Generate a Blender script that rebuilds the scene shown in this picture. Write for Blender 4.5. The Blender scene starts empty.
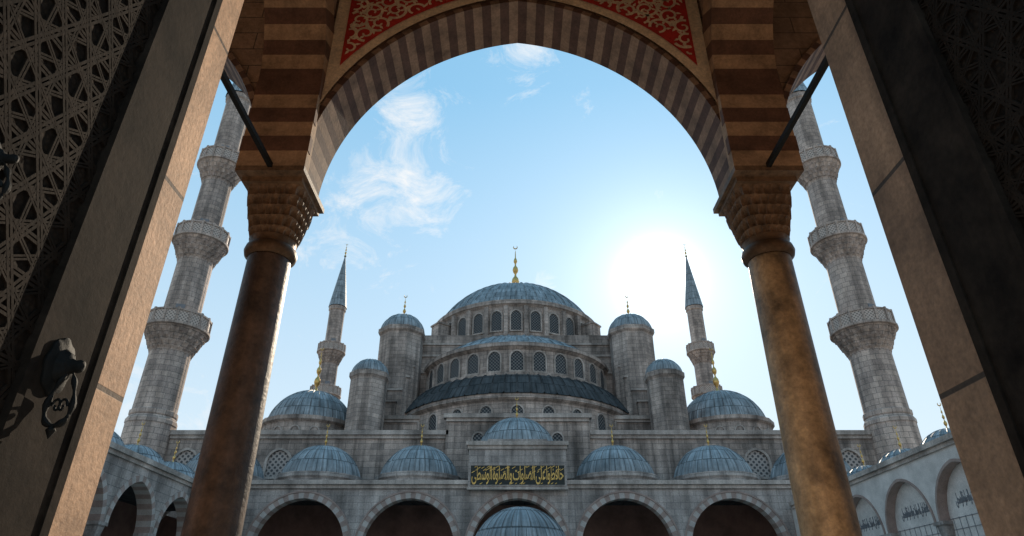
import bpy, math, random
from mathutils import Vector
random.seed(7)
S = bpy.context.scene
COL = S.collection
PI = math.pi
R_ = math.radians

# ------------------------------------------------------------------ lettering outline, taken first while the scene is empty
W = ['FEA3 FE8E FED3 FEC8 FEEE FE8D', 'FECB FEE0 FEF0', 'FE8D FEDF FEBC FEE0 FEEE FE8D FE95', 'FEED FE8D FEDF FEBC FEE0 FEEE FE93', 'FE8D FEDF FEEE FEB3 FEC4 FEF0']
txt = ' '.join(''.join(chr(int(h, 16)) for h in wd.split()) for wd in W)[::-1]
cu = bpy.data.curves.new('t', 'FONT'); cu.body = txt; cu.size = 1; cu.extrude = .02; cu.offset = .008; cu.resolution_u = 3; cu.space_word = .5; cu.space_character = .92
to = bpy.data.objects.new('t', cu); COL.objects.link(to)
dg = bpy.context.evaluated_depsgraph_get()
tm = bpy.data.meshes.new_from_object(to.evaluated_get(dg))
TV = [tuple(v.co) for v in tm.vertices]; TP = [tuple(p.vertices) for p in tm.polygons]
bpy.data.objects.remove(to)
x0_, x1_ = min(v[0] for v in TV), max(v[0] for v in TV); y0_, y1_ = min(v[1] for v in TV), max(v[1] for v in TV)
TV = [((v[0] - x0_) / (x1_ - x0_), (v[1] - y0_) / (y1_ - y0_), v[2]) for v in TV]

# ------------------------------------------------------------------ mesh builder
class MB:
    def __init__(s):
        s.v = []; s.f = []; s.uv = []; s.m = []
    def poly(s, pts, m=0, uv=None):
        b = len(s.v); s.v += [tuple(p) for p in pts]
        s.f.append(tuple(range(b, b + len(pts)))); s.uv.append(uv); s.m.append(m)
    def grid(s, P, U=None, m=0):
        C = len(P[0]); b = len(s.v)
        for r in P: s.v += [tuple(p) for p in r]
        for i in range(len(P) - 1):
            for j in range(C - 1):
                q = b + i * C + j
                s.f.append((q, q + 1, q + C + 1, q + C))
                s.uv.append((U[i][j], U[i][j + 1], U[i + 1][j + 1], U[i + 1][j]) if U else None); s.m.append(m)
    def box(s, x0, x1, y0, y1, z0, z1, m=0):
        p = [(x, y, z) for z in (z0, z1) for y in (y0, y1) for x in (x0, x1)]
        for q in ((0, 2, 3, 1), (4, 5, 7, 6), (0, 1, 5, 4), (2, 6, 7, 3), (0, 4, 6, 2), (1, 3, 7, 5)):
            s.poly([p[i] for i in q], m)
    def obox(s, c, ax, half, m=0):
        c = Vector(c); a = [Vector(ax[i]) * half[i] for i in range(3)]
        p = [c + a[0] * i + a[1] * j + a[2] * k for k in (-1, 1) for j in (-1, 1) for i in (-1, 1)]
        for q in ((0, 2, 3, 1), (4, 5, 7, 6), (0, 1, 5, 4), (2, 6, 7, 3), (0, 4, 6, 2), (1, 3, 7, 5)):
            s.poly([p[i] for i in q], m)
    def prism(s, a, b, m=0):
        n = len(a)
        s.poly(a, m); s.poly(list(reversed(b)), m)
        for i in range(n):
            j = (i + 1) % n
            s.poly([a[i], b[i], b[j], a[j]], m)
    def lathe(s, prof, n=32, c=(0, 0), a0=0, a1=2 * PI, rm=None, xf=None, m=0, ur=None):
        ur = ur or max(r for r, z in prof)
        P = []; U = []; l = 0; pr = None
        for k, (r, z) in enumerate(prof):
            if pr: l += math.hypot(r - pr[0], z - pr[1])
            pr = (r, z); row = []; u = []
            for i in range(n + 1):
                t = a0 + (a1 - a0) * i / n
                q = r * (rm(t, k) if rm else 1)
                p = (c[0] + q * math.cos(t), c[1] + q * math.sin(t), z)
                row.append(xf(p) if xf else p); u.append((t * ur, l))
            P.append(row); U.append(u)
        s.grid(P, U, m)
    def tube(s, pts, r, n=8, m=0):
        pts = [Vector(p) for p in pts]; P = []
        up = Vector((0.31, 0.17, 0.93))
        for i, p in enumerate(pts):
            d = (pts[min(i + 1, len(pts) - 1)] - pts[max(i - 1, 0)]).normalized()
            a = d.cross(up).normalized(); b = d.cross(a)
            rr = r[i] if isinstance(r, (list, tuple)) else r
            P.append([p + a * rr * math.cos(2 * PI * k / n) + b * rr * math.sin(2 * PI * k / n) for k in range(n + 1)])
        s.grid(P, None, m)
    def build(s, name, mats, parent=None, smooth=False, label=None, bevel=0):
        ox = oy = oz = 0; p = parent
        while p:
            l = p.location; ox += l.x; oy += l.y; oz += l.z; p = p.parent
        me = bpy.data.meshes.new(name)
        me.from_pydata([(v[0] - ox, v[1] - oy, v[2] - oz) for v in s.v], [], s.f)
        if not isinstance(mats, (list, tuple)): mats = [mats]
        for m in mats: me.materials.append(m)
        me.polygons.foreach_set('material_index', s.m)
        ul = me.uv_layers.new(name='UVMap'); data = []; V = s.v
        for f, uv in zip(s.f, s.uv):
            if uv is None:
                n0 = n1 = n2 = 0.0; k = len(f)
                for i in range(k):
                    a = V[f[i]]; b = V[f[(i + 1) % k]]
                    n0 += (a[1] - b[1]) * (a[2] + b[2]); n1 += (a[2] - b[2]) * (a[0] + b[0]); n2 += (a[0] - b[0]) * (a[1] + b[1])
                h = math.hypot(n0, n1)
                if h < .88 * abs(n2) or h == 0:
                    for i in f: data += V[i][:2]
                else:
                    tx, ty = -n1 / h, n0 / h
                    if tx + ty * .5 < 0: tx, ty = -tx, -ty
                    for i in f: data += (V[i][0] * tx + V[i][1] * ty, V[i][2])
            else:
                for a in uv: data += a
        ul.data.foreach_set('uv', data)
        if smooth:
            me.polygons.foreach_set('use_smooth', [True] * len(me.polygons))
            try: me.set_sharp_from_angle(angle=R_(smooth if smooth > 1 else 40))
            except Exception: pass
        me.update()
        o = bpy.data.objects.new(name, me); COL.objects.link(o)
        if parent: o.parent = parent
        if label: o['label'] = label
        if bevel:
            w = o.modifiers.new('bevel', 'BEVEL'); w.width = bevel; w.segments = 2; w.limit_method = 'ANGLE'
        return o

def thing(name, label, cat, loc=(0, 0, 0), group=None):
    o = bpy.data.objects.new(name, None); COL.objects.link(o)
    o.location = loc; o['label'] = label; o['category'] = cat
    if group: o['group'] = group
    return o
def copy_tree(o, parent=None):
    c = o.copy(); COL.objects.link(c); c.parent = parent
    for ch in KIDS.get(o.name, []): copy_tree(ch, c)
    return c
KIDS = {}

# ------------------------------------------------------------------ materials
def nd(nt, t, ins=None, **kw):
    n = nt.nodes.new(t)
    for k, v in kw.items(): setattr(n, k, v)
    for k, v in (ins or {}).items(): n.inputs[k].default_value = v
    return n
def c4(c): return (c[0], c[1], c[2], 1)
def ramp(nt, src, p0, c0, p1, c1):
    r = nd(nt, 'ShaderNodeValToRGB'); e = r.color_ramp.elements
    e[0].position = p0; e[1].position = p1
    g = lambda c: (c, c, c, 1) if not isinstance(c, (tuple, list)) else c4(c)
    e[0].color = g(c0); e[1].color = g(c1)
    nt.links.new(src, r.inputs[0]); return r.outputs[0]
def mul(nt, a, b, fac=1, mode='MULTIPLY'):
    n = nd(nt, 'ShaderNodeMixRGB', {'Fac': fac}, blend_type=mode)
    nt.links.new(a, n.inputs[1])
    if hasattr(b, 'links'): nt.links.new(b, n.inputs[2])
    else: n.inputs[2].default_value = c4(b)
    return n.outputs[0]
def base(name, rough, metal=0, spec=.35):
    m = bpy.data.materials.new(name); m.use_nodes = True; nt = m.node_tree
    b = nt.nodes['Principled BSDF']; b.inputs['Roughness'].default_value = rough; b.inputs['Metallic'].default_value = metal
    b.inputs['Specular IOR Level'].default_value = spec
    return m, nt, b, nd(nt, 'ShaderNodeTexCoord')
def noise(nt, vec, scale, detail=4, rough=.6, sc=None, dist=0):
    if sc:
        mp = nd(nt, 'ShaderNodeMapping'); mp.inputs['Scale'].default_value = sc
        nt.links.new(vec, mp.inputs['Vector']); vec = mp.outputs[0]
    n = nd(nt, 'ShaderNodeTexNoise', {'Scale': scale, 'Detail': detail, 'Roughness': rough, 'Distortion': dist})
    nt.links.new(vec, n.inputs['Vector']); return n.outputs['Fac']
def bump(nt, b, h, strength, dist=.02):
    n = nd(nt, 'ShaderNodeBump', {'Strength': strength, 'Distance': dist})
    nt.links.new(h, n.inputs['Height']); nt.links.new(n.outputs[0], b.inputs['Normal'])

def stone(name, c1, c2, mort, bw=.9, rh=.42, ms=.012, stain=.45, rough=.85, bk=.5, streak=.35, sc=.35, fine=10):
    m, nt, b, tc = base(name, rough)
    br = nd(nt, 'ShaderNodeTexBrick', {'Color1': c4(c1), 'Color2': c4(c2), 'Mortar': c4(mort), 'Scale': 1, 'Mortar Size': ms,
            'Mortar Smooth': .3, 'Bias': -.1, 'Brick Width': bw, 'Row Height': rh})
    nt.links.new(tc.outputs['UV'], br.inputs['Vector'])
    ob = tc.outputs['Object']
    c = mul(nt, br.outputs['Color'], ramp(nt, noise(nt, ob, sc, 5, .65), .32, 1 - stain, .66, 1.1))
    if streak: c = mul(nt, c, ramp(nt, noise(nt, ob, 1.3, 4, .6, (1, 1, .06)), .36, 1 - streak, .6, 1.07))
    fn = noise(nt, ob, fine, 3, .7)
    c = mul(nt, c, ramp(nt, fn, .3, .72, .7, 1.18))
    nt.links.new(c, b.inputs['Base Color'])
    h = mul(nt, fn, br.outputs['Fac'], .7, 'SUBTRACT')
    bump(nt, b, h, bk, .03); return m
def plain(name, c, rough=.6, metal=0, var=.35, sc=3, bk=.2, c2=None, fine=25, spec=.35):
    m, nt, b, tc = base(name, rough, metal, spec)
    n1 = noise(nt, tc.outputs['Object'], sc, 5, .65)
    a = ramp(nt, n1, .3, tuple(x * (1 - var) for x in c), .7, c2 or tuple(x * (1 + var * .3) for x in c))
    f = noise(nt, tc.outputs['Object'], fine, 3, .7)
    a = mul(nt, a, ramp(nt, f, .3, .75, .7, 1.15))
    nt.links.new(a, b.inputs['Base Color'])
    if bk: bump(nt, b, f, bk, .01)
    return m
def lead(name, c, rough=.52, metal=.15, spec=.45):
    m, nt, b, tc = base(name, rough, metal, spec)
    br = nd(nt, 'ShaderNodeTexBrick', {'Color1': c4(c), 'Color2': c4([x * .72 for x in c]), 'Mortar': c4([x * .28 for x in c]), 'Scale': 1,
            'Mortar Size': .05, 'Mortar Smooth': .4, 'Brick Width': 1, 'Row Height': 1.1})
    nt.links.new(tc.outputs['UV'], br.inputs['Vector'])
    a = mul(nt, br.outputs['Color'], ramp(nt, noise(nt, tc.outputs['Object'], .8, 5, .7), .3, .5, .7, 1.2))
    a = mul(nt, a, ramp(nt, noise(nt, tc.outputs['UV'], 1.2, 4, .6, (4, .25, 1)), .35, .55, .62, 1.15))
    nt.links.new(a, b.inputs['Base Color'])
    bump(nt, b, noise(nt, tc.outputs['Object'], 2.5, 3, .6), .25, .05); return m
def lattice(name, cd, cl, scale, lo=.3, hi=.38, rough=.6):
    m, nt, b, tc = base(name, rough)
    mp = nd(nt, 'ShaderNodeMapping'); mp.inputs['Rotation'].default_value = (0, 0, PI / 4)
    nt.links.new(tc.outputs['UV'], mp.inputs['Vector'])
    v = nd(nt, 'ShaderNodeTexVoronoi', {'Scale': scale, 'Randomness': 0.0}); nt.links.new(mp.outputs[0], v.inputs['Vector'])
    f = v.outputs['Distance']
    nt.links.new(ramp(nt, f, lo, cd, hi, cl), b.inputs['Base Color'])
    bump(nt, b, ramp(nt, f, lo, 0.0, hi, 1.0), .6, .04); return m

M_WALL = stone('mosque_stone', (.58, .455, .39), (.37, .30, .265), (.2, .175, .155), 1.1, .5, .018, .6, streak=.58)
M_DRUM = stone('drum_stone', (.60, .475, .41), (.42, .34, .30), (.2, .175, .155), .9, .42, .018, .58, streak=.5)
M_MIN = stone('minaret_stone', (.62, .475, .40), (.42, .325, .285), (.2, .175, .155), .8, .5, .022, .42, streak=.45)
M_PORT = stone('arcade_stone', (.54, .46, .42), (.39, .335, .31), (.24, .22, .21), 1.0, .45, .014, .5, streak=.45)
M_TRIM = stone('trim_stone', (.58, .485, .43), (.48, .40, .355), (.3, .28, .26), 1.4, .6, .01, .55)
M_PLAS = plain('pale_plaster', (.68, .61, .57), .8, 0, .35, .8)
M_VR = plain('red_voussoir', (.37, .27, .235), .85, 0, .4, 1)
M_VW = plain('white_voussoir', (.48, .42, .385), .8, 0, .3, 1)
M_LEAD = lead('lead_roof', (.34, .365, .385))
M_LEADD = lead('dark_lead', (.085, .087, .09), .7, 0, .2)
M_GOLD = plain('gilded_metal', (.70, .44, .15), .4, .8, .35, 4)
M_GILT = plain('aged_gilt', (.84, .51, .14), .5, .1, .4, 6)
M_PANE = lattice('lattice_pane', (.018, .022, .03), (.17, .16, .15), 4.0, .4, .47)
M_PANEL = lattice('stone_lattice', (.07, .068, .07), (.36, .31, .285), 3.0, .28, .36)
M_BAL = lattice('balustrade_openwork', (.20, .165, .145), (.50, .40, .345), 4.4, .28, .38)
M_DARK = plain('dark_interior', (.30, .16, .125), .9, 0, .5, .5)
M_PAVE = stone('marble_paving', (.62, .56, .48), (.54, .48, .41), (.3, .28, .25), 1.1, .8, .012, .25, streak=0)
M_GROUND = plain('bare_ground', (.35, .32, .28), .95, 0, .4, .05)
# near things
M_JAMB = stone('granite_jamb', (.72, .43, .26), (.58, .34, .21), (.15, .1, .07), 5, 1.25, .016, .55, .75, .15, .5, 1.4, 30)
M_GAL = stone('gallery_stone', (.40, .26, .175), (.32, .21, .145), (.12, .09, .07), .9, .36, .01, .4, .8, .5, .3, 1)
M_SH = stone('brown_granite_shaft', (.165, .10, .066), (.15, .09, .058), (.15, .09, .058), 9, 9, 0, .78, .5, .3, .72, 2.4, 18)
M_SHR = stone('flare_gold_granite_shaft', (.64, .41, .21), (.58, .37, .185), (.58, .37, .185), 9, 9, 0, .75, .5, .3, .72, 2.4, 18)  # right-hand shafts: golden flare and haze painted into a lighter granite colour
M_CAP = plain('carved_capital', (.19, .115, .066), .65, 0, .65, 6, .5)
M_SD = plain('dark_course', (.15, .074, .046), .8, 0, .5, 3, .4)
M_SL = plain('light_course', (.43, .27, .158), .8, 0, .55, 3, .4)
M_AD = plain('dark_arch_stone', (.125, .068, .05), .8, 0, .5, 3, .4)
M_AL = plain('light_arch_stone', (.32, .205, .14), .8, 0, .55, 3, .4)
M_RED = plain('painted_red', (.56, .034, .024), .8, 0, .35, 4, .2)
M_CREAM = plain('painted_cream', (.86, .68, .48), .8, 0, .3, 5, .2)
M_IRON = plain('dark_iron', (.010, .009, .008), .7, 0, .4, 8, .4, spec=.2)
M_WOOD = plain('dark_timber', (.019, .013, .010), .85, 0, .65, 3, .2, (.038, .027, .02), spec=.08)
M_BRONZE = plain('carved_timber', (.024, .0158, .0112), .85, 0, .6, 5, .3, spec=.1)
M_COLLAR = plain('bronze_collar', (.12, .07, .038), .5, .5, .5, 6, .3)

def carved():
    m, nt, b, tc = base('carved_ground', .85, 0, .08)
    v = nd(nt, 'ShaderNodeTexVoronoi', {'Scale': 38.0}); nt.links.new(tc.outputs['Object'], v.inputs['Vector'])
    a = ramp(nt, v.outputs['Distance'], .1, (.034, .0225, .016), .6, (.017, .0115, .0085))
    a = mul(nt, a, ramp(nt, noise(nt, tc.outputs['Object'], 3, 4), .3, .6, .7, 1.2))
    nt.links.new(a, b.inputs['Base Color'])
    bump(nt, b, v.outputs['Distance'], .5, .012); return m
M_CARV = carved()
M_GREEN = plain('dark_green_panel', (.015, .02, .018), .5, 0, .3, 4)
M_INK = plain('dark_ink', (.20, .20, .215), .7, 0, .2, 4)

# ------------------------------------------------------------------ shared shapes
def arch_geo(hs, rise):
    r = (hs * hs + rise * rise) / (2 * hs); return r, r - hs
def fix_arch(hs, rise, n, d=0):
    r, e = arch_geo(hs, rise)
    a = math.acos(max(-1, min(1, e / r)))
    L = []
    for i in range(n + 1):
        ang = PI - a * i / n
        L.append((e + (r + d) * math.cos(ang), (r + d) * math.sin(ang)))
    L[-1] = (0, math.sqrt((r + d) ** 2 - e * e))
    return L + [(-x, z) for x, z in reversed(L[:-1])]

def arched_wall(mb, P, s0, s1, centres, hs, rise, spring, ztop, t0, t1, n=12, d=0):
    cur = s0; segs = []
    A = fix_arch(hs, rise, n, d); w = -A[0][0]
    for c in centres:
        if c - w > cur: segs.append((cur, c - w))
        for (x0, z0), (x1, z1) in zip(A[:-1], A[1:]):
            for t in (t0, t1):
                mb.poly([P(c + x0, spring + z0, t), P(c + x1, spring + z1, t), P(c + x1, ztop, t), P(c + x0, ztop, t)])
            mb.poly([P(c + x0, spring + z0, t0), P(c + x0, spring + z0, t1), P(c + x1, spring + z1, t1), P(c + x1, spring + z1, t0)])
        cur = c + w
    if s1 > cur: segs.append((cur, s1))
    for a, b in segs:
        for t in (t0, t1):
            mb.poly([P(a, spring, t), P(b, spring, t), P(b, ztop, t), P(a, ztop, t)])
        mb.poly([P(a, spring, t0), P(b, spring, t0), P(b, spring, t1), P(a, spring, t1)])
    mb.poly([P(s0, ztop, t0), P(s1, ztop, t0), P(s1, ztop, t1), P(s0, ztop, t1)])
    for s in (s0, s1):
        mb.poly([P(s, spring, t0), P(s, spring, t1), P(s, ztop, t1), P(s, ztop, t0)])

def ring(mb, P, c, hs, rise, spring, d, t0, t1, nv, inner=0.02, sub=2):
    nh = nv * sub // 2
    A = fix_arch(hs, rise, nh, -inner); B = fix_arch(hs, rise, nh, d)
    for i in range(len(A) - 1):
        m = (i // sub) % 2
        q = [A[i], A[i + 1], B[i + 1], B[i]]
        mb.prism([P(c + x, spring + z, t0) for x, z in q], [P(c + x, spring + z, t1) for x, z in q], m)

def dome(mb, c, zb, Rb, Rs, n=24, stk=14, h=.02, m=0, a0=0, a1=2 * PI):
    zc = zb - math.sqrt(max(0, Rs * Rs - Rb * Rb)); phi0 = math.asin(min(1, Rb / Rs))
    an = []
    for i in range(n):
        for o, q in ((0, 1), (.09, 0), (.5, 0), (.91, 0)): an.append((i + o, q))
    an.append((n, 1)); P = []; U = []
    for k in range(stk + 1):
        ph = phi0 + (.012 - phi0) * k / stk
        r = Rs * math.sin(ph); z = zc + Rs * math.cos(ph); hh = min(h * Rs, .12 * r)
        P.append([(c[0] + (r + q * hh) * math.cos(a0 + (a1 - a0) * t / n), c[1] + (r + q * hh) * math.sin(a0 + (a1 - a0) * t / n), z + q * hh * .3) for t, q in an])
        U.append([(t, (phi0 - ph) * Rs) for t, q in an])
    mb.grid(P, U, m)
    return zc + Rs

def finial(c, z0, h, parent, w=1.0, cr=.06):
    mb = MB()
    pr = [(.5, -.05), (.42, .03), (.16, .07), (.13, .12), (.34, .17), (.42, .22), (.34, .28), (.12, .33), (.1, .37), (.26, .41), (.32, .45), (.26, .5), (.09, .54), (.08, .58), (.18, .61), (.2, .64), (.16, .67), (.06, .71), (.05, .8), (.02, .86)]
    mb.lathe([(r * h * .2 * w, z0 + z * h) for r, z in pr], 12, c)
    R = h * cr
    mb.tube([(c[0] + R * math.sin(a), c[1], z0 + h * .93 - R * math.cos(a)) for a in [R_(-140 + 280 * i / 12) for i in range(13)]],
            [R * .3 * math.sin(PI * (i + .6) / 13.2) + .005 for i in range(13)], 6)
    return mb.build('finial', M_GOLD, parent, smooth=50)

def muqarnas(mb, c, z0, z1, r0, r1, tiers, n, sq=False, dep=0):
    P = []; U = []; sub = 4
    for t in range(tiers):
        ra = r0 + (r1 - r0) * t / tiers; rb = r0 + (r1 - r0) * (t + 1) / tiers
        for k in range(4):
            s = k / 3; row = []; u = []
            z = z0 + (z1 - z0) * (t + s * .97) / tiers
            for i in range(n * sub + 1):
                fr = ((i + (2 if t % 2 else 0)) % sub) / sub
                cu_ = abs(2 * fr - 1) ** 1.4
                r = ra + (rb - ra) * (s * s * (1 - cu_) + cu_ * (.35 + .65 * s)) - dep * (1 - cu_) * (1 - s * s)
                th = 2 * PI * i / (n * sub)
                if sq:
                    p = 2 + 5 * ((t + s) / tiers)
                    r *= (abs(math.cos(th)) ** p + abs(math.sin(th)) ** p) ** (-1 / p)
                row.append((c[0] + r * math.cos(th), c[1] + r * math.sin(th), z)); u.append((th * r1, z))
            P.append(row); U.append(u)
    mb.grid(P, U)

def arch_window(parent, c, ang, z0, w, h, fr=.16, proud=.12, pane=None, frame=None, n=6):
    pane = pane or M_PANE; frame = frame or M_TRIM
    nx, ny = math.cos(ang), math.sin(ang); tx, ty = -ny, nx
    def Q(s, z, d): return (c[0] + tx * s + nx * d, c[1] + ty * s + ny * d, z)
    A = [(x, z0 + h - w * .55 + z) for x, z in fix_arch(w / 2, w * .55, n)]
    B = [(x, z0 + h - w * .55 + z) for x, z in fix_arch(w / 2, w * .55, n, fr)]
    inn = [(-w / 2, z0)] + A + [(w / 2, z0)]; out = [(-w / 2 - fr, z0 - fr)] + B + [(w / 2 + fr, z0 - fr)]
    k = len(inn); f = MB()
    for i in range(k):
        j = (i + 1) % k
        f.poly([Q(*inn[i], proud), Q(*inn[j], proud), Q(*out[j], proud), Q(*out[i], proud)])
        f.poly([Q(*inn[i], proud), Q(*inn[j], proud), Q(*inn[j], -.1), Q(*inn[i], -.1)])
        f.poly([Q(*out[i], proud), Q(*out[j], proud), Q(*out[j], -.1), Q(*out[i], -.1)])
    wo = f.build('window', frame, parent)
    p = MB(); p.poly([Q(s, z, .02) for s, z in inn]); p.build('pane', pane, wo)
    return wo

# ------------------------------------------------------------------ setting
def structure(o): o['kind'] = 'structure'; return o
g = MB(); g.box(-2500, 2500, -2500, 2500, -.5, -.008); structure(g.build('ground', M_GROUND))
g = MB(); g.box(-30, 31, -12, 56, -.3, 0); structure(g.build('courtyard_paving', M_PAVE))

AX = .5
# ------------------------------------------------------------------ mosque
YC = 82
mq = thing('mosque', 'large grey stone mosque with cascading lead domes rising behind the courtyard', 'mosque', (AX, YC, 0))
w = MB()
w.box(AX - 32, AX + 32, 55.5, 105, 0, 16)
w.box(AX - 6.2, AX + 6.2, 55.2, 62, 12, 17.4)
w.box(AX - 17, AX + 17, 64.2, 101, 15.9, 19.8)
for hw, z0, z1, dy in ((14.6, 19.7, 26.2, 0), (13.2, 26.2, 28.3, .15), (12.2, 28.3, 29.8, .3), (11.4, 29.8, 31.1, .45)):
    w.box(AX - hw, AX + hw, 69.3 + dy, 94.7 - dy, z0, z1)
STEPS = ((12.6, 17, 65.0, 21.6), (12.2, 16.2, 65.5, 23.0), (11.6, 14.8, 66, 24.6), (11.2, 13.8, 66.6, 26.0), (10.9, 13.0, 67.2, 27.4))
for sx in (-1, 1):
    for x0, x1, y0, z1 in STEPS:
        a, b_ = sorted((AX + sx * x0, AX + sx * x1)); w.box(a, b_, y0, 69.2, 19.7, z1)
w.build('wall', M_WALL, mq)
c = MB()
for (x0, x1, y, z) in ((-32, -6.25, 55.5, 15.7), (6.25, 32, 55.5, 15.7), (-6.2, 6.2, 55.2, 17.1), (-17, 17, 64.2, 19.5)):
    c.box(AX + x0 - .25 * (x0 < -7 or x0 == -6.2), AX + x1 + .25, y - .3, y + .5, z, z + .38)
    c.box(AX + x0, AX + x1, y - .15, y + .3, z - .3, z - .002)
for hw, z, dy in ((14.6, 26.2, 0), (13.2, 28.3, .15), (12.2, 29.8, .3)):
    c.box(AX - hw - .15, AX + hw + .15, 69.15 + dy, 94.8, z - .02, z + .22)
for sx in (-1, 1):
    for x0, x1, y0, z1 in STEPS:
        a, b_ = sorted((AX + sx * (x0 - .1), AX + sx * (x1 + .12))); c.box(a, b_, y0 - .12, 69.1, z1 - .01, z1 + .2)
c.build('cornice', M_TRIM, mq)
rf = MB()
rf.box(AX - 31.8, AX + 31.8, 55.9, 104.6, 16, 16.18); rf.box(AX - 16.8, AX + 16.8, 64.8, 100.8, 19.8, 20.0)
rf.build('roof', M_LEADD, mq)
# drum and dome
d = MB()
d.lathe([(11.3, 30.6), (11.3, 31.5), (11, 31.6), (11, 35.5), (11.35, 35.8), (11.35, 36.3), (10.7, 36.45)], 96, (AX, YC))
dr = d.build('drum', M_DRUM, mq, smooth=30)
for i in range(15):
    a = R_(-90 + (i - 7) * 12.4); arch_window(mq, (AX + 11 * math.cos(a), YC + 11 * math.sin(a)), a, 32.3, 1.25, 2.6)
for i in range(16):
    a = R_(-90 + (i - 7.5) * 12.4); b = MB()
    b.obox((AX + 11.2 * math.cos(a), YC + 11.2 * math.sin(a), 33.3), ((math.cos(a), math.sin(a), 0), (-math.sin(a), math.cos(a), 0), (0, 0, 1)), (.35, .25, 2.1))
    b.build('pilaster', M_DRUM, mq)
for a in (-142, -38, 38, 142):
    a = R_(a); bb = MB(); ax3 = ((math.cos(a), math.sin(a), 0), (-math.sin(a), math.cos(a), 0), (0, 0, 1))
    bb.obox((AX + 11.9 * math.cos(a), YC + 11.9 * math.sin(a), 32.2), ax3, (1.0, .85, 2.1))
    bb.obox((AX + 11.9 * math.cos(a), YC + 11.9 * math.sin(a), 34.4), ax3, (1.12, .97, .1))
    bb.build('buttress', M_DRUM, mq)
d = MB(); top = dome(d, (AX, YC), 36.4, 10.7, 12, 48, 20, .014); o = d.build('dome', M_LEAD, mq, label='largest central ribbed lead dome')
finial((AX, YC), top - .1, 8.2, o, .8, .035)
# four semi domes
for k, (dx, dy) in enumerate(((0, -1), (1, 0), (-1, 0), (0, 1))):
    cc = (AX + 10 * dx, YC + 10 * dy); a0 = math.atan2(dy, dx)
    d = MB(); d.lathe([(10.6, 19.5), (10.6, 23.6), (10.4, 23.7), (10.4, 26.1), (10.8, 26.4), (10.8, 26.8), (10, 26.9)], 72, cc)
    d.build('drum', M_DRUM, mq, smooth=30)
    d = MB(); dome(d, cc, 26.85, 10.1, 15, 44, 16, .012); d.build('semi_dome', M_LEAD, mq)
    for i in range(13 if k < 3 else 0):
        a = a0 + R_((i - 6) * 12.8); arch_window(mq, (cc[0] + 10.4 * math.cos(a), cc[1] + 10.4 * math.sin(a)), a, 23.8, 1.25, 2.1, .15)
cc = (AX, YC - 10)
d = MB(); d.lathe([(12.7, 15.9), (12.7, 19.9), (13.1, 20.2), (13.1, 20.6), (12.6, 20.7)], 72, cc); d.build('drum', M_DRUM, mq, smooth=30)
d = MB(); nR = 64; P = []; U = []
for k in range(7):
    s = k / 6; r = 13.2 - 2.7 * s; z = 20.6 + 2.7 * math.sin(s * PI / 2)
    row = []; uu = []
    for i in range(nR):
        for o_, q in ((0, .1), (.1, 0), (.9, 0)):
            t = 2 * PI * (i + o_) / nR; row.append((cc[0] + (r + q) * math.cos(t), cc[1] + (r + q) * math.sin(t), z + q)); uu.append((i + o_, s * 3.5))
    row.append(row[0]); uu.append((nR, s * 3.5)); P.append(row); U.append(uu)
d.grid(P, U); d.build('skirt_roof', M_LEADD, mq)
for i in range(9):
    a = R_(-90 + (i - 4) * 13.5); arch_window(mq, (cc[0] + 12.7 * math.cos(a), cc[1] + 12.7 * math.sin(a)), a, 17.5, 1.1, 2.0, .14)
# weight turrets
def turret(x, y, z0, z1, r, fh, lab):
    t = MB(); t.lathe([(r * 1.08, z0), (r * 1.08, z0 + .5), (r, z0 + .6), (r, z1 - .8), (r * 1.1, z1 - .5), (r * 1.1, z1 - .05), (r * .9, z1)], 8, (x, y), R_(22.5), 2 * PI + R_(22.5))
    o = t.build('turret', M_DRUM, mq, label=lab)
    q = MB(); tp = dome(q, (x, y), z1 - .02, r * .99, r, 16, 10, .03); q.build('turret_dome', M_LEAD, o)
    if fh: finial((x, y), tp - .05, fh, o, .8)
for sx, sd in ((-1, 'left'), (1, 'right')):
    turret(AX + sx * 13.1, 68, 19.7, 30.7, 2.5, 2.8, 'upper octagonal turret on the ' + sd + ' of the main dome')
    turret(AX + sx * 13.1, 96, 19.7, 30.7, 2.5, 0, 'rear octagonal turret on the ' + sd)
    turret(AX + sx * 14.9, 62, 15.9, 23.5, 1.85, 0, 'lower plain octagonal turret on the ' + sd)
    for yy, lab in ((66, 'front'), (97, 'rear')):
        x = AX + sx * 21.4
        d = MB(); d.lathe([(4.7, 16), (4.7, 18.6), (4.95, 18.8), (4.95, 19.2), (4.3, 19.3)], 16, (x, yy))
        d.build('corner_drum', M_DRUM, mq)
        d = MB(); tp = dome(d, (x, yy), 19.25, 4.3, 4.35, 28, 14, .02); o = d.build('corner_dome', M_LEAD, mq, label=lab + ' ' + sd + ' corner dome')
        if yy == 66:
            finial((x, yy), tp - .05, 5.4, o, .75, .03)
            for i in range(5):
                a = R_(-90 + (i - 2) * 22.5)
                arch_window(mq, (x + 4.62 * math.cos(a), yy + 4.62 * math.sin(a)), a, 16.7, .8, 1.4, .12)
    for xx in (20.3, 28.2):
        arch_window(mq, (AX + sx * xx, 55.5), R_(-90), 12.2, 1.9, 2.2, .2, .2, M_PANEL)
    arch_window(mq, (AX + sx * 3.4, 55.2), R_(-90), 14.3, .9, 1.5, .14)

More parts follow.
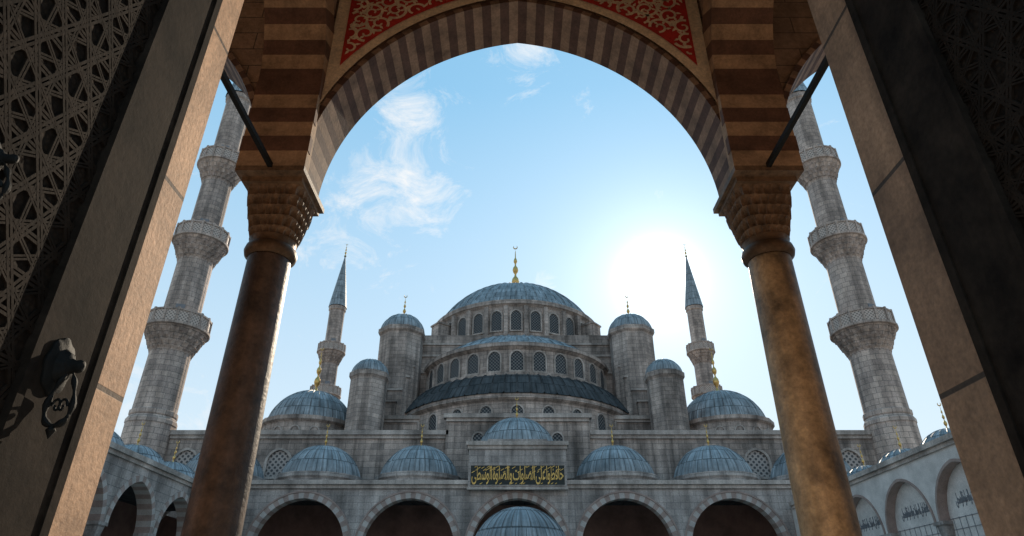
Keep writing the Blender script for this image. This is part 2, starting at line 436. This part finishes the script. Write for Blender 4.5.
# ------------------------------------------------------------------ minarets
def minaret(x, y, lab, cone=54.5, tip=65, b3=44.5):
    t = thing('minaret', lab, 'minaret', (x, y, 0), 'minarets at the corners of the mosque')
    p = MB(); p.lathe([(2.02, 0), (2.02, 16.4), (2.08, 16.5), (2.08, 16.8), (1.86, 17.2)], 16, (x, y), R_(11.25), 2 * PI + R_(11.25)); K = [p.build('plinth', M_MIN, t)]
    bz = (25.3, 34.9, b3); rs = (1.76, 1.62, 1.46, 1.32)
    prof = [(1.84, 17.15), (1.9, 17.25), (1.9, 17.6), (rs[0], 17.7), (rs[0] * .97, bz[0] - 2.3), (rs[1], bz[0]), (rs[1] * .97, bz[1] - 2), (rs[2], bz[1]), (rs[2] * .97, bz[2] - 2),
            (rs[3], bz[2]), (rs[3], cone - .8), (rs[3] * 1.12, cone - .6), (rs[3] * 1.12, cone), (1.2, cone + .05)]
    s = MB(); s.lathe(prof, 64, (x, y), rm=lambda th, k: 1 + .03 * abs(math.sin(th * 8)))
    K.append(s.build('shaft', M_MIN, t, smooth=25))
    for i, z in enumerate(bz):
        R = (2.75, 2.5, 2.3)[i]; r = rs[i] * .97
        q = MB(); muqarnas(q, (x, y), z - 2.4, z - .15, r, R * .99, 5, 20, False, .16)
        q.lathe([(R * .99, z - .16), (R * 1.06, z - .1), (R * 1.06, z + .12), (rs[i + 1] * .9, z + .13)], 36, (x, y))
        bo = q.build('balcony', M_MIN, t, smooth=20); K.append(bo); B = []
        q = MB(); q.lathe([(R, z + .12), (R, z + 1.25)], 16, (x, y), ur=R); q.lathe([(R - .12, z + 1.25), (R - .12, z + .12)], 16, (x, y))
        B.append(q.build('balustrade', M_BAL, bo))
        q = MB(); q.lathe([(R - .18, z + 1.25), (R + .08, z + 1.25), (R + .08, z + 1.42), (R - .18, z + 1.42), (R - .18, z + 1.25)], 16, (x, y))
        for j in range(16):
            a = 2 * PI * j / 16
            q.obox((x + R * math.cos(a), y + R * math.sin(a), z + .8), ((math.cos(a), math.sin(a), 0), (-math.sin(a), math.cos(a), 0), (0, 0, 1)), (.1, .1, .7))
        B.append(q.build('railing', M_MIN, bo))
        q = MB(); a = R_(-70); rr = rs[i + 1] + .03
        q.obox((x + rr * math.cos(a), y + rr * math.sin(a), z + 1.2), ((math.cos(a), math.sin(a), 0), (-math.sin(a), math.cos(a), 0), (0, 0, 1)), (.05, .4, 1.05))
        B.append(q.build('doorway', M_INK, bo)); KIDS[bo.name] = B
    q = MB(); n = 16
    P = []; U = []
    for k in range(9):
        s_ = k / 8; r = (rs[3] * 1.2) * (1 - s_) ** 1.02 + .05; z = cone + .02 + (tip - 2.6 - cone) * s_
        P.append([(x + r * math.cos(2 * PI * i / n), y + r * math.sin(2 * PI * i / n), z) for i in range(n + 1)]); U.append([(i, s_ * 9) for i in range(n + 1)])
    q.grid(P, U); sp = q.build('spire', M_LEAD, t); K.append(sp)
    KIDS[sp.name] = [finial((x, y), tip - 2.7, 2.8, sp, .8)]
    KIDS[t.name] = K
    return t
near = minaret(AX - 32.0, 55.5, 'tall near minaret with three balconies left of the mosque, between left jamb and column')
m2 = copy_tree(near); m2.location = (AX + 32.5, 55.5, 0); m2['label'] = 'tall near minaret with three balconies right of the mosque, beside the right column'
far = minaret(AX - 32.1, 105, 'distant minaret with slim lead spire left of the main dome', 51.4, 65, 42.7)
m2 = copy_tree(far); m2.location = (AX + 32.5, 105, 0); m2['label'] = 'distant minaret with slim lead spire right of the main dome, beside the sun'

# ------------------------------------------------------------------ far arcade
FX = .4; FY = 48.0
fa = thing('arcade', 'far courtyard arcade of pointed arches and small lead domes below the mosque', 'arcade', (FX, FY, 0))
PX = lambda s, z, t: (FX + s, t, z)
cen = [7.65 * k for k in (-3, -2, -1, 0, 1, 2, 3)]
w = MB(); arched_wall(w, PX, -27.2, 27.2, cen, 3.25, 3.3, 6.0, 10.2, FY, FY + .8)
w.build('wall', M_PORT, fa)
for k, x in enumerate(cen):
    q = MB(); ring(q, PX, x, 3.25, 3.3, 6.0, .38, FY - .05, FY + .85, 30); q.build('arch', [M_VW, M_VR], fa)
    q = MB(); B = fix_arch(3.25, 3.3, 14, .39); C2 = fix_arch(3.25, 3.3, 14, .5)
    for i in range(len(B) - 1):
        qq = [B[i], B[i + 1], C2[i + 1], C2[i]]
        q.prism([PX(x + a, 6.0 + b_, FY - .1) for a, b_ in qq], [PX(x + a, 6.0 + b_, FY + .1) for a, b_ in qq])
    q.build('hood_moulding', M_VR, fa)
for k in range(8):
    x = FX + 7.65 * (k - 3.5); q = MB()
    q.lathe([(.55, 0), (.55, .3), (.4, .45), (.38, 4.7), (.45, 4.75), (.45, 4.9)], 24, (x, FY + .4)); q.box(x - .6, x + .6, FY - .2, FY + 1, 5.85, 6.0)
    muqarnas(q, (x, FY + .4), 4.9, 5.85, .4, .55, 3, 12, True); q.build('column', M_PORT, fa, smooth=30)
q = MB()
q.box(FX - 27.4, FX + 27.4, FY - .3, FY + .5, 10.2, 10.5); q.box(FX - 27.2, FX + 27.2, FY - .14, FY + .4, 9.95, 10.198); q.build('cornice', M_TRIM, fa)
q = MB(); q.box(FX - 27.2, FX + 27.2, FY + .8, 55.5, 9.9, 10.4); q.build('roof', M_LEADD, fa)
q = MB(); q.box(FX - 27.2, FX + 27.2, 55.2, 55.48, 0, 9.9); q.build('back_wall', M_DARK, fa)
for k in range(-3, 4):
    x = FX + 7.65 * k; hi = (k == 0); zb = 13.45 if hi else 11.3; Rb = 3.05 if hi else 2.98
    q = MB(); q.lathe([(3.3, 10.3), (3.3, zb - .5), (3.45, zb - .35), (3.45, zb - .05), (2.95, zb)], 16, (x, 51.6)); q.build('dome_base', M_PORT, fa)
    q = MB(); tp = dome(q, (x, 51.6), zb - .02, Rb, Rb + .04, 24, 12, .026); o = q.build('dome', M_LEAD, fa)
    finial((x, 51.6), tp - .05, 1.9, o, .7)
# raised centre with inscription
q = MB(); q.box(FX - 3.55, FX + 3.55, FY - .5, FY + 1.2, 9.85, 12.9); q.box(FX - 2.2, FX + 2.2, FY - .42, FY + 1.0, 13.2, 13.4)
q.build('parapet', M_PORT, fa)
q = MB(); q.box(FX - 3.75, FX + 3.75, FY - .72, FY + 1.3, 12.9, 13.2); q.box(FX - 3.65, FX + 3.65, FY - .6, FY + 1.25, 12.65, 12.898); q.box(FX - 3.62, FX + 3.62, FY - .56, FY - .3, 9.8, 9.98)
q.build('parapet_moulding', M_TRIM, fa)
q = MB(); q.box(FX - 3.38, FX + 3.38, FY - .56, FY - .45, 10.1, 11.46); pn = q.build('inscription_panel', M_GREEN, fa)
q = MB()
for a in ((-3.42, 3.42, 11.46, 11.51), (-3.42, 3.42, 10.05, 10.1), (-3.42, -3.38, 10.1, 11.46), (3.38, 3.42, 10.1, 11.46)):
    q.box(FX + a[0], FX + a[1], FY - .58, FY - .46, a[2], a[3])
q.build('panel_border', M_TRIM, pn)
q = MB()
for p in TP:
    q.poly([(FX - 3.3 + TV[i][0] * 6.6, FY - .58 - TV[i][2] * .8, 10.13 + TV[i][1] * 1.3) for i in p])
rnd = random.Random(5)
for i in range(46):
    x = FX - 3.25 + 6.5 * (i + rnd.random() * .6) / 46; z = rnd.choice((11.3, 11.16, 11.0, 10.2, 11.36)); L = rnd.uniform(.07, .14)
    q.obox((x, FY - .585, z), ((.86, 0, .5), (0, 1, 0), (-.5, 0, .86)), (L, .02, .02))
q.build('gilt_lettering', M_GILT, pn)

# ------------------------------------------------------------------ side arcades
def side_arcade(sx, lab):
    X = FX + sx * 19.4
    t = thing('arcade', lab, 'arcade', (X, 29, 0))
    P = lambda s, z, q: (X + sx * q, s, z)
    ce = [11 + 4.6 * k for k in range(8)]
    HSs = 1.95 if sx < 0 else 2.05
    w = MB(); arched_wall(w, P, 8.2, 47.9, ce, HSs, 2.25, 5.6, 8.7, 0, .7); w.build('wall', M_PORT if sx < 0 else M_PLAS, t)
    for c_ in ce:
        q = MB(); ring(q, P, c_, HSs, 2.25, 5.6, .28 if sx < 0 else .11, -.05, .75, 22); q.build('arch', [M_VW, M_VR] if sx < 0 else [M_VR, M_VR], t)
    for k in range(9):
        y = 8.7 + 4.6 * k; q = MB()
        q.lathe([(.42, 0), (.42, .3), (.26, .4), (.24, 4.6), (.3, 4.65), (.3, 4.8)], 20, (X + sx * .35, y)); muqarnas(q, (X + sx * .35, y), 4.8, 5.45, .26, .36, 3, 12, True)
        q.box(X + sx * .35 - .4, X + sx * .35 + .4, y - .4, y + .4, 5.45, 5.6); q.build('column', M_PORT, t, smooth=30)
    xa, xb = sorted((X - sx * .22, X + sx * .5)); q = MB(); q.box(xa, xb, 8.0, 47.7, 8.7, 8.95)
    xa, xb = sorted((X - sx * .1, X + sx * .4)); q.box(xa, xb, 8.0, 47.7, 8.5, 8.698); q.build('cornice', M_TRIM, t)
    xa, xb = sorted((X + sx * .7, X + sx * 7.2)); q = MB(); q.box(xa, xb, 8.0, 47.9, 8.4, 8.85); q.build('roof', M_LEADD, t)
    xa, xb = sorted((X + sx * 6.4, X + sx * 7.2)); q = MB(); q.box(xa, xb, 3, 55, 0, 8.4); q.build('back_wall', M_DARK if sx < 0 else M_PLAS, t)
    for j_, c_ in enumerate(ce):
        cc = (X + sx * 3.4, c_); R = 2.0 if sx < 0 else 1.75
        q = MB(); q.lathe([(R + .2, 8.8), (R + .2, 9.05), (R, 9.1)], 16, cc); q.build('dome_base', M_PORT, t)
        q = MB(); tp = dome(q, cc, 9.05, R - .02, R, 20, 10, .025); o = q.build('dome', M_LEAD, t); finial(cc, tp - .04, 1.5, o, .7)
        if sx > 0:
            A = fix_arch(2.03, 2.23, 8)
            q = MB(); q.poly([P(c_ + a, 5.6 + b_, .42) for a, b_ in A] + [P(c_ + 2.03, .6, .42), P(c_ - 2.03, .6, .42)]); so = q.build('screen', M_PLAS, t)
            q = MB()
            for i in range(9):
                y = c_ - 1.8 + .45 * i; q.box(X + .4, X + .41, y - .012, y + .012, .6, 5.7)
            for i in range(12): q.box(X + .396, X + .41, c_ - 2.0, c_ + 2.0, .6 + .46 * i - .012, .6 + .46 * i + .012)
            q.build('glazing_bars', M_INK, so)
            q = MB()
            for p in TP: q.poly([(X + .41 - TV[i][2] * .5, c_ + 1.25 - TV[i][0] * 2.5, 6.05 + TV[i][1] * .65) for i in p])
            q.build('lettering', M_INK, so)
    return t
side_arcade(-1, 'left courtyard arcade with dark open arches and small lead domes')
side_arcade(1, 'right courtyard arcade of pale wall with glazed screens under its arches')

# ------------------------------------------------------------------ fountain
fx, fy = .35, 28
ft = thing('fountain', 'small domed hexagonal fountain pavilion in the middle of the courtyard', 'fountain', (fx, fy, 0))
q = MB(); q.lathe([(1.9, 0), (1.9, 1.2), (1.7, 1.25)], 6, (fx, fy)); q.build('basin', M_TRIM, ft)
for i in range(6):
    a = PI * i / 3; x, y = fx + 2.5 * math.cos(a), fy + 2.5 * math.sin(a)
    q = MB(); q.lathe([(.3, 0), (.3, .2), (.17, .3), (.16, 2.5), (.28, 2.9), (.28, 3.05)], 16, (x, y)); q.build('column', M_TRIM, ft, smooth=30)
q = MB(); q.lathe([(2.3, 3.0), (2.75, 3.0), (2.75, 3.6), (2.95, 3.65), (2.95, 3.85), (1.9, 3.9)], 6, (fx, fy)); q.build('entablature', M_TRIM, ft)
q = MB(); q.lathe([(2.05, 3.8), (2.05, 3.9), (1.9, 3.95)], 32, (fx, fy)); tp = dome(q, (fx, fy), 3.68, 2.0, 2.0, 28, 16, .022); o = q.build('dome', M_LEAD, ft)

# ------------------------------------------------------------------ near gallery
NX = .1
ga = thing('gallery', 'shadowed near gallery with striped arch, granite columns and red painted spandrels', 'gallery', (NX, 7.5, 0))
PN = lambda s, z, t: (NX + s, t, z)
HS, RI, SP = 3.05, 3.52, 6.92
bays = (-6.74, 0, 6.74)
w = MB(); arched_wall(w, PN, -10.6, 10.6, bays, HS, RI, SP, 12.2, 7.1, 7.9, 24); w.build('wall', M_GAL, ga)
for b_ in bays:
    q = MB(); ring(q, PN, b_, HS, RI, SP, .07, 7.06, 7.93, 66, .02, 1); q.build('arch', [M_AL, M_AD], ga)
r0, e0 = arch_geo(HS, RI)
def zlow(x, d):
    dx = abs(x) + e0; rr = r0 + d
    return math.sqrt(rr * rr - dx * dx) if dx < rr else 0
for sx in (-1, 1):
    for nm, d_, xo, tt, yy, mt in (('spandrel_border', .08, 2.92, 11.9, 7.03, M_CREAM), ('spandrel_panel', .23, 2.72, 11.8, 7.015, M_RED)):
        q = MB(); n = 40
        for i in range(n):
            xa = xo * (1 - i / n); xb = xo * (1 - (i + 1) / n)
            a = [(sx * xa, SP + zlow(xa, d_)), (sx * xb, SP + zlow(xb, d_)), (sx * xb, tt), (sx * xa, tt)]
            q.poly([PN(p[0], p[1], yy) for p in a])
        q.build(nm, mt, ga)
    q = MB(); rnd = random.Random(3 + sx)
    def inside(x, z, k=.27): return .05 < x < 2.68 and SP + zlow(x, k) < z < 11.7
    cs = []
    for i in range(2500):
        x = rnd.uniform(.1, 2.66); z = rnd.uniform(7.9, 11.6)
        if inside(x, z, .3) and all((x - a) ** 2 + (z - b2) ** 2 > .245 ** 2 for a, b2 in cs): cs.append((x, z))
    for k, (x, z) in enumerate(cs):
        sg = 1 if k % 2 else -1; a0 = rnd.uniform(0, 6.28); pts = []
        for j in range(26):
            t_ = j / 25; a = a0 + sg * t_ * 1.5 * 2 * PI; rr = .2 * (1 - .85 * t_)
            pts.append((x + rr * math.cos(a), z + rr * math.sin(a), .026 * (1 - .4 * t_), a))
        for p0, p1 in zip(pts[:-1], pts[1:]):
            if not (inside(p0[0], p0[1]) and inside(p1[0], p1[1])): continue
            dx, dz = p1[0] - p0[0], p1[1] - p0[1]; dl = math.hypot(dx, dz); nx_, nz_ = -dz / dl, dx / dl
            q.poly([PN(sx * (p[0] + s_ * nx_ * p[2]), p[1] + s_ * nz_ * p[2], 7.008 - .0003 * (k % 4)) for p, s_ in ((p0, 1), (p1, 1), (p1, -1), (p0, -1))])
        for j in range(0, 22, 3):
            p = pts[j]; a = p[3] + sg * .7; L = .11; cx, cz = p[0], p[1]
            lf = [(cx, cz), (cx + L * .5 * math.cos(a + .45), cz + L * .5 * math.sin(a + .45)), (cx + L * math.cos(a), cz + L * math.sin(a)), (cx + L * .5 * math.cos(a - .45), cz + L * .5 * math.sin(a - .45))]
            if all(inside(*p2) for p2 in lf): q.poly([PN(sx * p2[0], p2[1], 7.004 - .0006 * (k % 5)) for p2 in lf])
    q.build('painted_scrolls', M_CREAM, ga)
# transverse striped arches
for cx in (-10.11, -3.37, 3.37, 10.11):
    PT = lambda s, z, t: (t, s, z)
    q = MB(); z = 6.91; i = 0; hw = .465
    while z < 8.3:
        for y0, y1 in ((6.9, 7.0), (3.22, 3.3)): q.box(NX + cx - hw - .008 * (i % 2), NX + cx + hw + .008 * (i % 2), y0 - .006 * (i % 2), y1, z, z + .258, i % 2)
        z += .258; i += 1
    q.box(NX + cx - hw + .01, NX + cx + hw - .01, 6.95, 7.095, 6.91, 8.46)
    ring(q, PT, 5.08, 1.82, 1.95, 8.46, .45, NX + cx - hw, NX + cx + hw, 24, .0, 2)
    q.build('transverse_arch', [M_SL, M_SD], ga)
    q = MB(); arched_wall(q, PT, 3.22, 7.0, [5.08], 1.82, 1.95, 8.46, 12.1, NX + cx - hw + .04, NX + cx + hw - .04, 12, .1); q.build('spandrel_wall', M_GAL, ga)
    q = MB(); q.box(NX + cx - .03, NX + cx + .03, 3.22, 6.98, 6.88, 6.95); q.build('tie_beam', M_IRON, ga)
q = MB(); q.box(NX - 14, NX + 14, 3.21, 7.95, 12.1, 12.5); q.build('vault', M_CREAM, ga)
for cx in (-10.11, -3.37, 3.37, 10.11):
    x, y = NX + cx, 7.5
    q = MB(); q.box(x - .55, x + .55, y - .55, y + .55, 0, .25)
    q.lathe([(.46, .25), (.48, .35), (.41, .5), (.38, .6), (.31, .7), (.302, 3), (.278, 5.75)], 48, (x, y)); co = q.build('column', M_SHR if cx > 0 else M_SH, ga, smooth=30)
    q = MB(); q.lathe([(.28, 5.76), (.33, 5.8), (.345, 5.86), (.33, 5.92), (.30, 5.95), (.30, 6.0), (.315, 6.04)], 48, (x, y)); q.build('collar', M_COLLAR, co, smooth=40)
    q = MB(); muqarnas(q, (x, y), 6.0, 6.76, .295, .40, 5, 22, True, .06)
    q.box(x - .41, x + .41, y - .46, y + .41, 6.755, 6.83); q.box(x - .465, x + .465, y - .6, y + .45, 6.83, 6.91); q.build('capital', M_CAP, co)

# ------------------------------------------------------------------ gateway
XL, XR = -2.0, 2.17
gw = thing('gateway', 'thick stone gateway framing the view with pinkish granite jambs', 'gateway', (NX, 1.5, 0))
q = MB()
q.box(-14, XL - .12, 1.6, 3.1, 0, 12.4); q.box(XR + .12, 14, 1.6, 3.1, 0, 12.4); q.box(XL - .12, XR + .12, 1.6, 3.1, 6.4, 12.4)
q.build('wall', M_GAL, gw)
for x0, x1, y0, lab in ((XL - .5, XL, 2.93, 'sunlit left granite jamb'), (XR, XR + .5, 2.77, 'shaded right granite jamb')):
    q = MB(); q.box(x0, x1, y0, 3.21 if x0 < 0 else 3.16, 0, 6.3); q.build('jamb', M_JAMB, gw, label=lab, bevel=.02)
q = MB(); q.box(XL - .5, XR + .5, 2.77, 3.16, 6.3, 7.2); q.build('lintel', M_JAMB, gw, bevel=.02)

def door(sg, xp, y0, y1, lab, knock):
    t = thing('door', lab, 'door', (xp, y1, 0)); n = -sg
    ps = y1 - .44
    X = lambda d: xp + n * d
    def bx(mb, d0, d1, ya, yb, za, zb, m=0):
        a, b_ = sorted((X(d0), X(d1))); mb.box(a, b_, ya, yb, za, zb, m)
    q = MB(); bx(q, -.1, -.005, y0, y1, .05, 6.2); q.build('leaf', M_CARV, t)
    q = MB(); bx(q, -.02, .03, ps, y1, .05, 6.2); st = q.build('stile', M_WOOD, t, bevel=.008)
    q = MB(); bx(q, -.02, .04, y1 - .05, y1 + .004, .06, 6.19); bx(q, -.02, .04, ps - .012, ps + .03, .06, 6.19); q.build('moulding', M_WOOD, st, bevel=.006)
    q = MB()
    for za, zb in ((.05, .5), (5.8, 6.2)): bx(q, -.02, .03, y0, ps - .014, za, zb)
    bx(q, -.02, .032, y0, y0 + .25, .5, 5.8); q.build('rail', M_WOOD, t, bevel=.008)
    ya, yb, za, zb = y0 + .25, ps - .012, .5, 5.8
    cy, cz = (ya + yb) / 2, (za + zb) / 2; q = MB(); s = .165
    fams = [(a, s, .5, .017, .003) for a in (0, 60, 120)] + [(a, s * .866, .25, .012, .002) for a in (30, 90, 150)]
    for fam, (an, sp, ph, hw, hh) in enumerate(fams):
        a = R_(an); dx, dz = math.cos(a), math.sin(a); nx_, nz_ = -dz, dx
        for k in range(-52, 52):
            o_ = (k + ph) * sp; t0, t1 = -9, 9
            px, pz = cy + nx_ * o_, cz + nz_ * o_
            for p, dd, lo, hi in ((px, dx, ya, yb), (pz, dz, za, zb)):
                if abs(dd) < 1e-6:
                    if p < lo or p > hi: t1 = -10
                else:
                    u0, u1 = sorted(((lo - p) / dd, (hi - p) / dd)); t0 = max(t0, u0); t1 = min(t1, u1)
            if t1 - t0 < .03: continue
            m_ = (t0 + t1) / 2
            for k2 in (-1, 1):
                q.obox((X(hh / 2), px + dx * m_ + nx_ * hw * .6 * k2, pz + dz * m_ + nz_ * hw * .6 * k2), ((1, 0, 0), (0, dx, dz), (0, nx_, nz_)), (hh / 2 + .004 + .0003 * fam, (t1 - t0) / 2, hw * .4))
    q.build('carved_strapwork', M_BRONZE, t)
    for ky, kz, R in knock:
        q = MB(); f = lambda p: (X(.03 + p[2]), ky + p[0] * .85, kz + p[1] * 1.25)
        q.lathe([(R * 1.3, 0), (R * 1.3, .01), (R * 1.15, .018), (R * .8, .024), (R * .72, .04), (R * .6, .055), (R * .4, .062), (R * .3, .08), (R * .34, .1), (R * .25, .115), (.001, .12)], 40, xf=f,
                rm=lambda th, k: 1 + .13 * abs(math.cos(th * 4)) * (k < 4) + .05 * math.cos(th * 10) * (3 < k < 6))
        ko = q.build('knocker', M_IRON, t, smooth=35)
        q = MB(); pts = []; L = R * 1.65
        for i in range(41):
            a = 2 * PI * i / 40
            pts.append((X(.10 + .042 * math.sin(a) * (1 - .55 * math.cos(a))), ky + .012 * math.sin(a), kz - .02 - L * (1 - math.cos(a))))
        q.tube(pts, [.007 + .005 * math.sin(PI * i / 40) + .004 * math.cos(14 * PI * i / 40) for i in range(41)], 8)
        for k in (-1, 1):
            q.tube([(X(.10 + k * (.012 + .02 * math.cos(a) * (1 - a / 9))), ky, kz - .02 - L * 1.3 + .035 * math.sin(a) * (1 - a / 9)) for a in [j * .45 for j in range(16)]], .006, 6)
        q.lathe([(.001, -.035), (.012, -.015), (.02, 0), (.012, .012), (.001, .02)], 10, xf=lambda p: (X(.10 + p[0]), ky + p[1], kz - .02 - 2 * L - .02 + p[2]))
        q.build('ring', M_IRON, ko, smooth=40)
    return t
door(-1, XL, .3, 2.91, 'open carved dark timber door leaf on the left with iron knocker', ((2.63, 2.47, .072), (1.9, 3.02, .05)))
door(1, XR, .3, 2.75, 'open carved door leaf in deep shadow on the right', ())

# ------------------------------------------------------------------ camera, sky, sun
cam = bpy.data.cameras.new('camera'); co = bpy.data.objects.new('camera', cam); COL.objects.link(co)
co.location = (0, 0, 1.5); co.rotation_euler = (R_(119), 0, 0); cam.lens = 22.5; cam.sensor_width = 36; cam.clip_start = .05; cam.clip_end = 6000
S.camera = co
AZ, EL = 14.6, 27.3
sun = bpy.data.lights.new('sun', 'SUN'); sun.energy = 5.0; sun.angle = R_(.5); sun.color = (1, .84, .64)
so = bpy.data.objects.new('sun', sun); COL.objects.link(so)
sd = Vector((math.cos(R_(EL)) * math.sin(R_(AZ)), math.cos(R_(EL)) * math.cos(R_(AZ)), math.sin(R_(EL))))
so.rotation_euler = (-sd).to_track_quat('-Z', 'Y').to_euler(); so.location = (20, 60, 80)
wd = bpy.data.worlds.new('World'); S.world = wd; wd.use_nodes = True; nt = wd.node_tree
bg = nt.nodes['Background']; bg.inputs['Strength'].default_value = .14
sky = nd(nt, 'ShaderNodeTexSky', sky_type='NISHITA'); sky.sun_disc = False; sky.sun_elevation = R_(EL); sky.sun_rotation = R_(AZ)
sky.air_density = 1.0; sky.dust_density = .15; sky.ozone_density = 1.0
tc = nd(nt, 'ShaderNodeTexCoord'); G = tc.outputs['Generated']
th = R_(29)
def pixdir(px, py):
    u = (px - 512) / 640; v = (268 - py) / 640
    return Vector((u, math.cos(th) - v * math.sin(th), math.sin(th) + v * math.cos(th))).normalized()
def lobe(dv, n, k):
    a = nd(nt, 'ShaderNodeVectorMath', operation='DOT_PRODUCT'); nt.links.new(G, a.inputs[0]); a.inputs[1].default_value = dv
    b_ = nd(nt, 'ShaderNodeMath', operation='MAXIMUM'); nt.links.new(a.outputs['Value'], b_.inputs[0]); b_.inputs[1].default_value = 0
    c_ = nd(nt, 'ShaderNodeMath', operation='POWER'); nt.links.new(b_.outputs[0], c_.inputs[0]); c_.inputs[1].default_value = n
    d_ = nd(nt, 'ShaderNodeMath', operation='MULTIPLY'); nt.links.new(c_.outputs[0], d_.inputs[0]); d_.inputs[1].default_value = k
    return d_.outputs[0]
def add(a, b_, op='ADD'):
    n = nd(nt, 'ShaderNodeMath', operation=op)
    for i, q in enumerate((a, b_)):
        if hasattr(q, 'links'): nt.links.new(q, n.inputs[i])
        else: n.inputs[i].default_value = q
    return n.outputs[0]
def mixc(a, b_, fac, mode='MIX'):
    n = nd(nt, 'ShaderNodeMixRGB', blend_type=mode)
    for i, q in enumerate((fac, a, b_)):
        if hasattr(q, 'links'): nt.links.new(q, n.inputs[i])
        elif i == 0: n.inputs[0].default_value = q
        else: n.inputs[i].default_value = c4(q)
    return n.outputs[0]
mask = None
for px, py, n, k in ((390, 190, 300, .23), (428, 185, 900, .11), (405, 105, 500, .2), (520, 52, 1200, .24), (545, 283, 1800, .22), (150, 300, 300, .14), (120, 420, 300, .2), (330, 225, 500, .15)):
    l = lobe(pixdir(px, py), n, k); mask = l if mask is None else add(mask, l)
cn = noise(nt, G, 10.5, 9, .72, (1, 1, 1.5), .8)
cf = ramp(nt, add(cn, mask), .62, 0.0, .9, .9)
c0 = mixc(sky.outputs[0], (2.1, 5.0, 7.3), .66)
sx_ = nd(nt, 'ShaderNodeSeparateXYZ'); nt.links.new(G, sx_.inputs[0])
hz = ramp(nt, sx_.outputs['Z'], .12, .85, .7, .02)
c0 = mixc(c0, (6.0, 6.6, 6.9), hz)
c1 = mixc(c0, (6.9, 6.9, 6.9), cf)
gl = add(lobe(sd, 1500, 24.0), lobe(sd, 170, 2.6)); gl = add(gl, lobe(sd, 22, 1.0))
c2 = mixc(c1, mixc((1, .97, .88), gl, 1, 'MULTIPLY'), 1, 'ADD')
nt.links.new(c2, bg.inputs['Color'])
S.view_settings.view_transform = 'Standard'; S.view_settings.look = 'None'; S.view_settings.exposure = 0
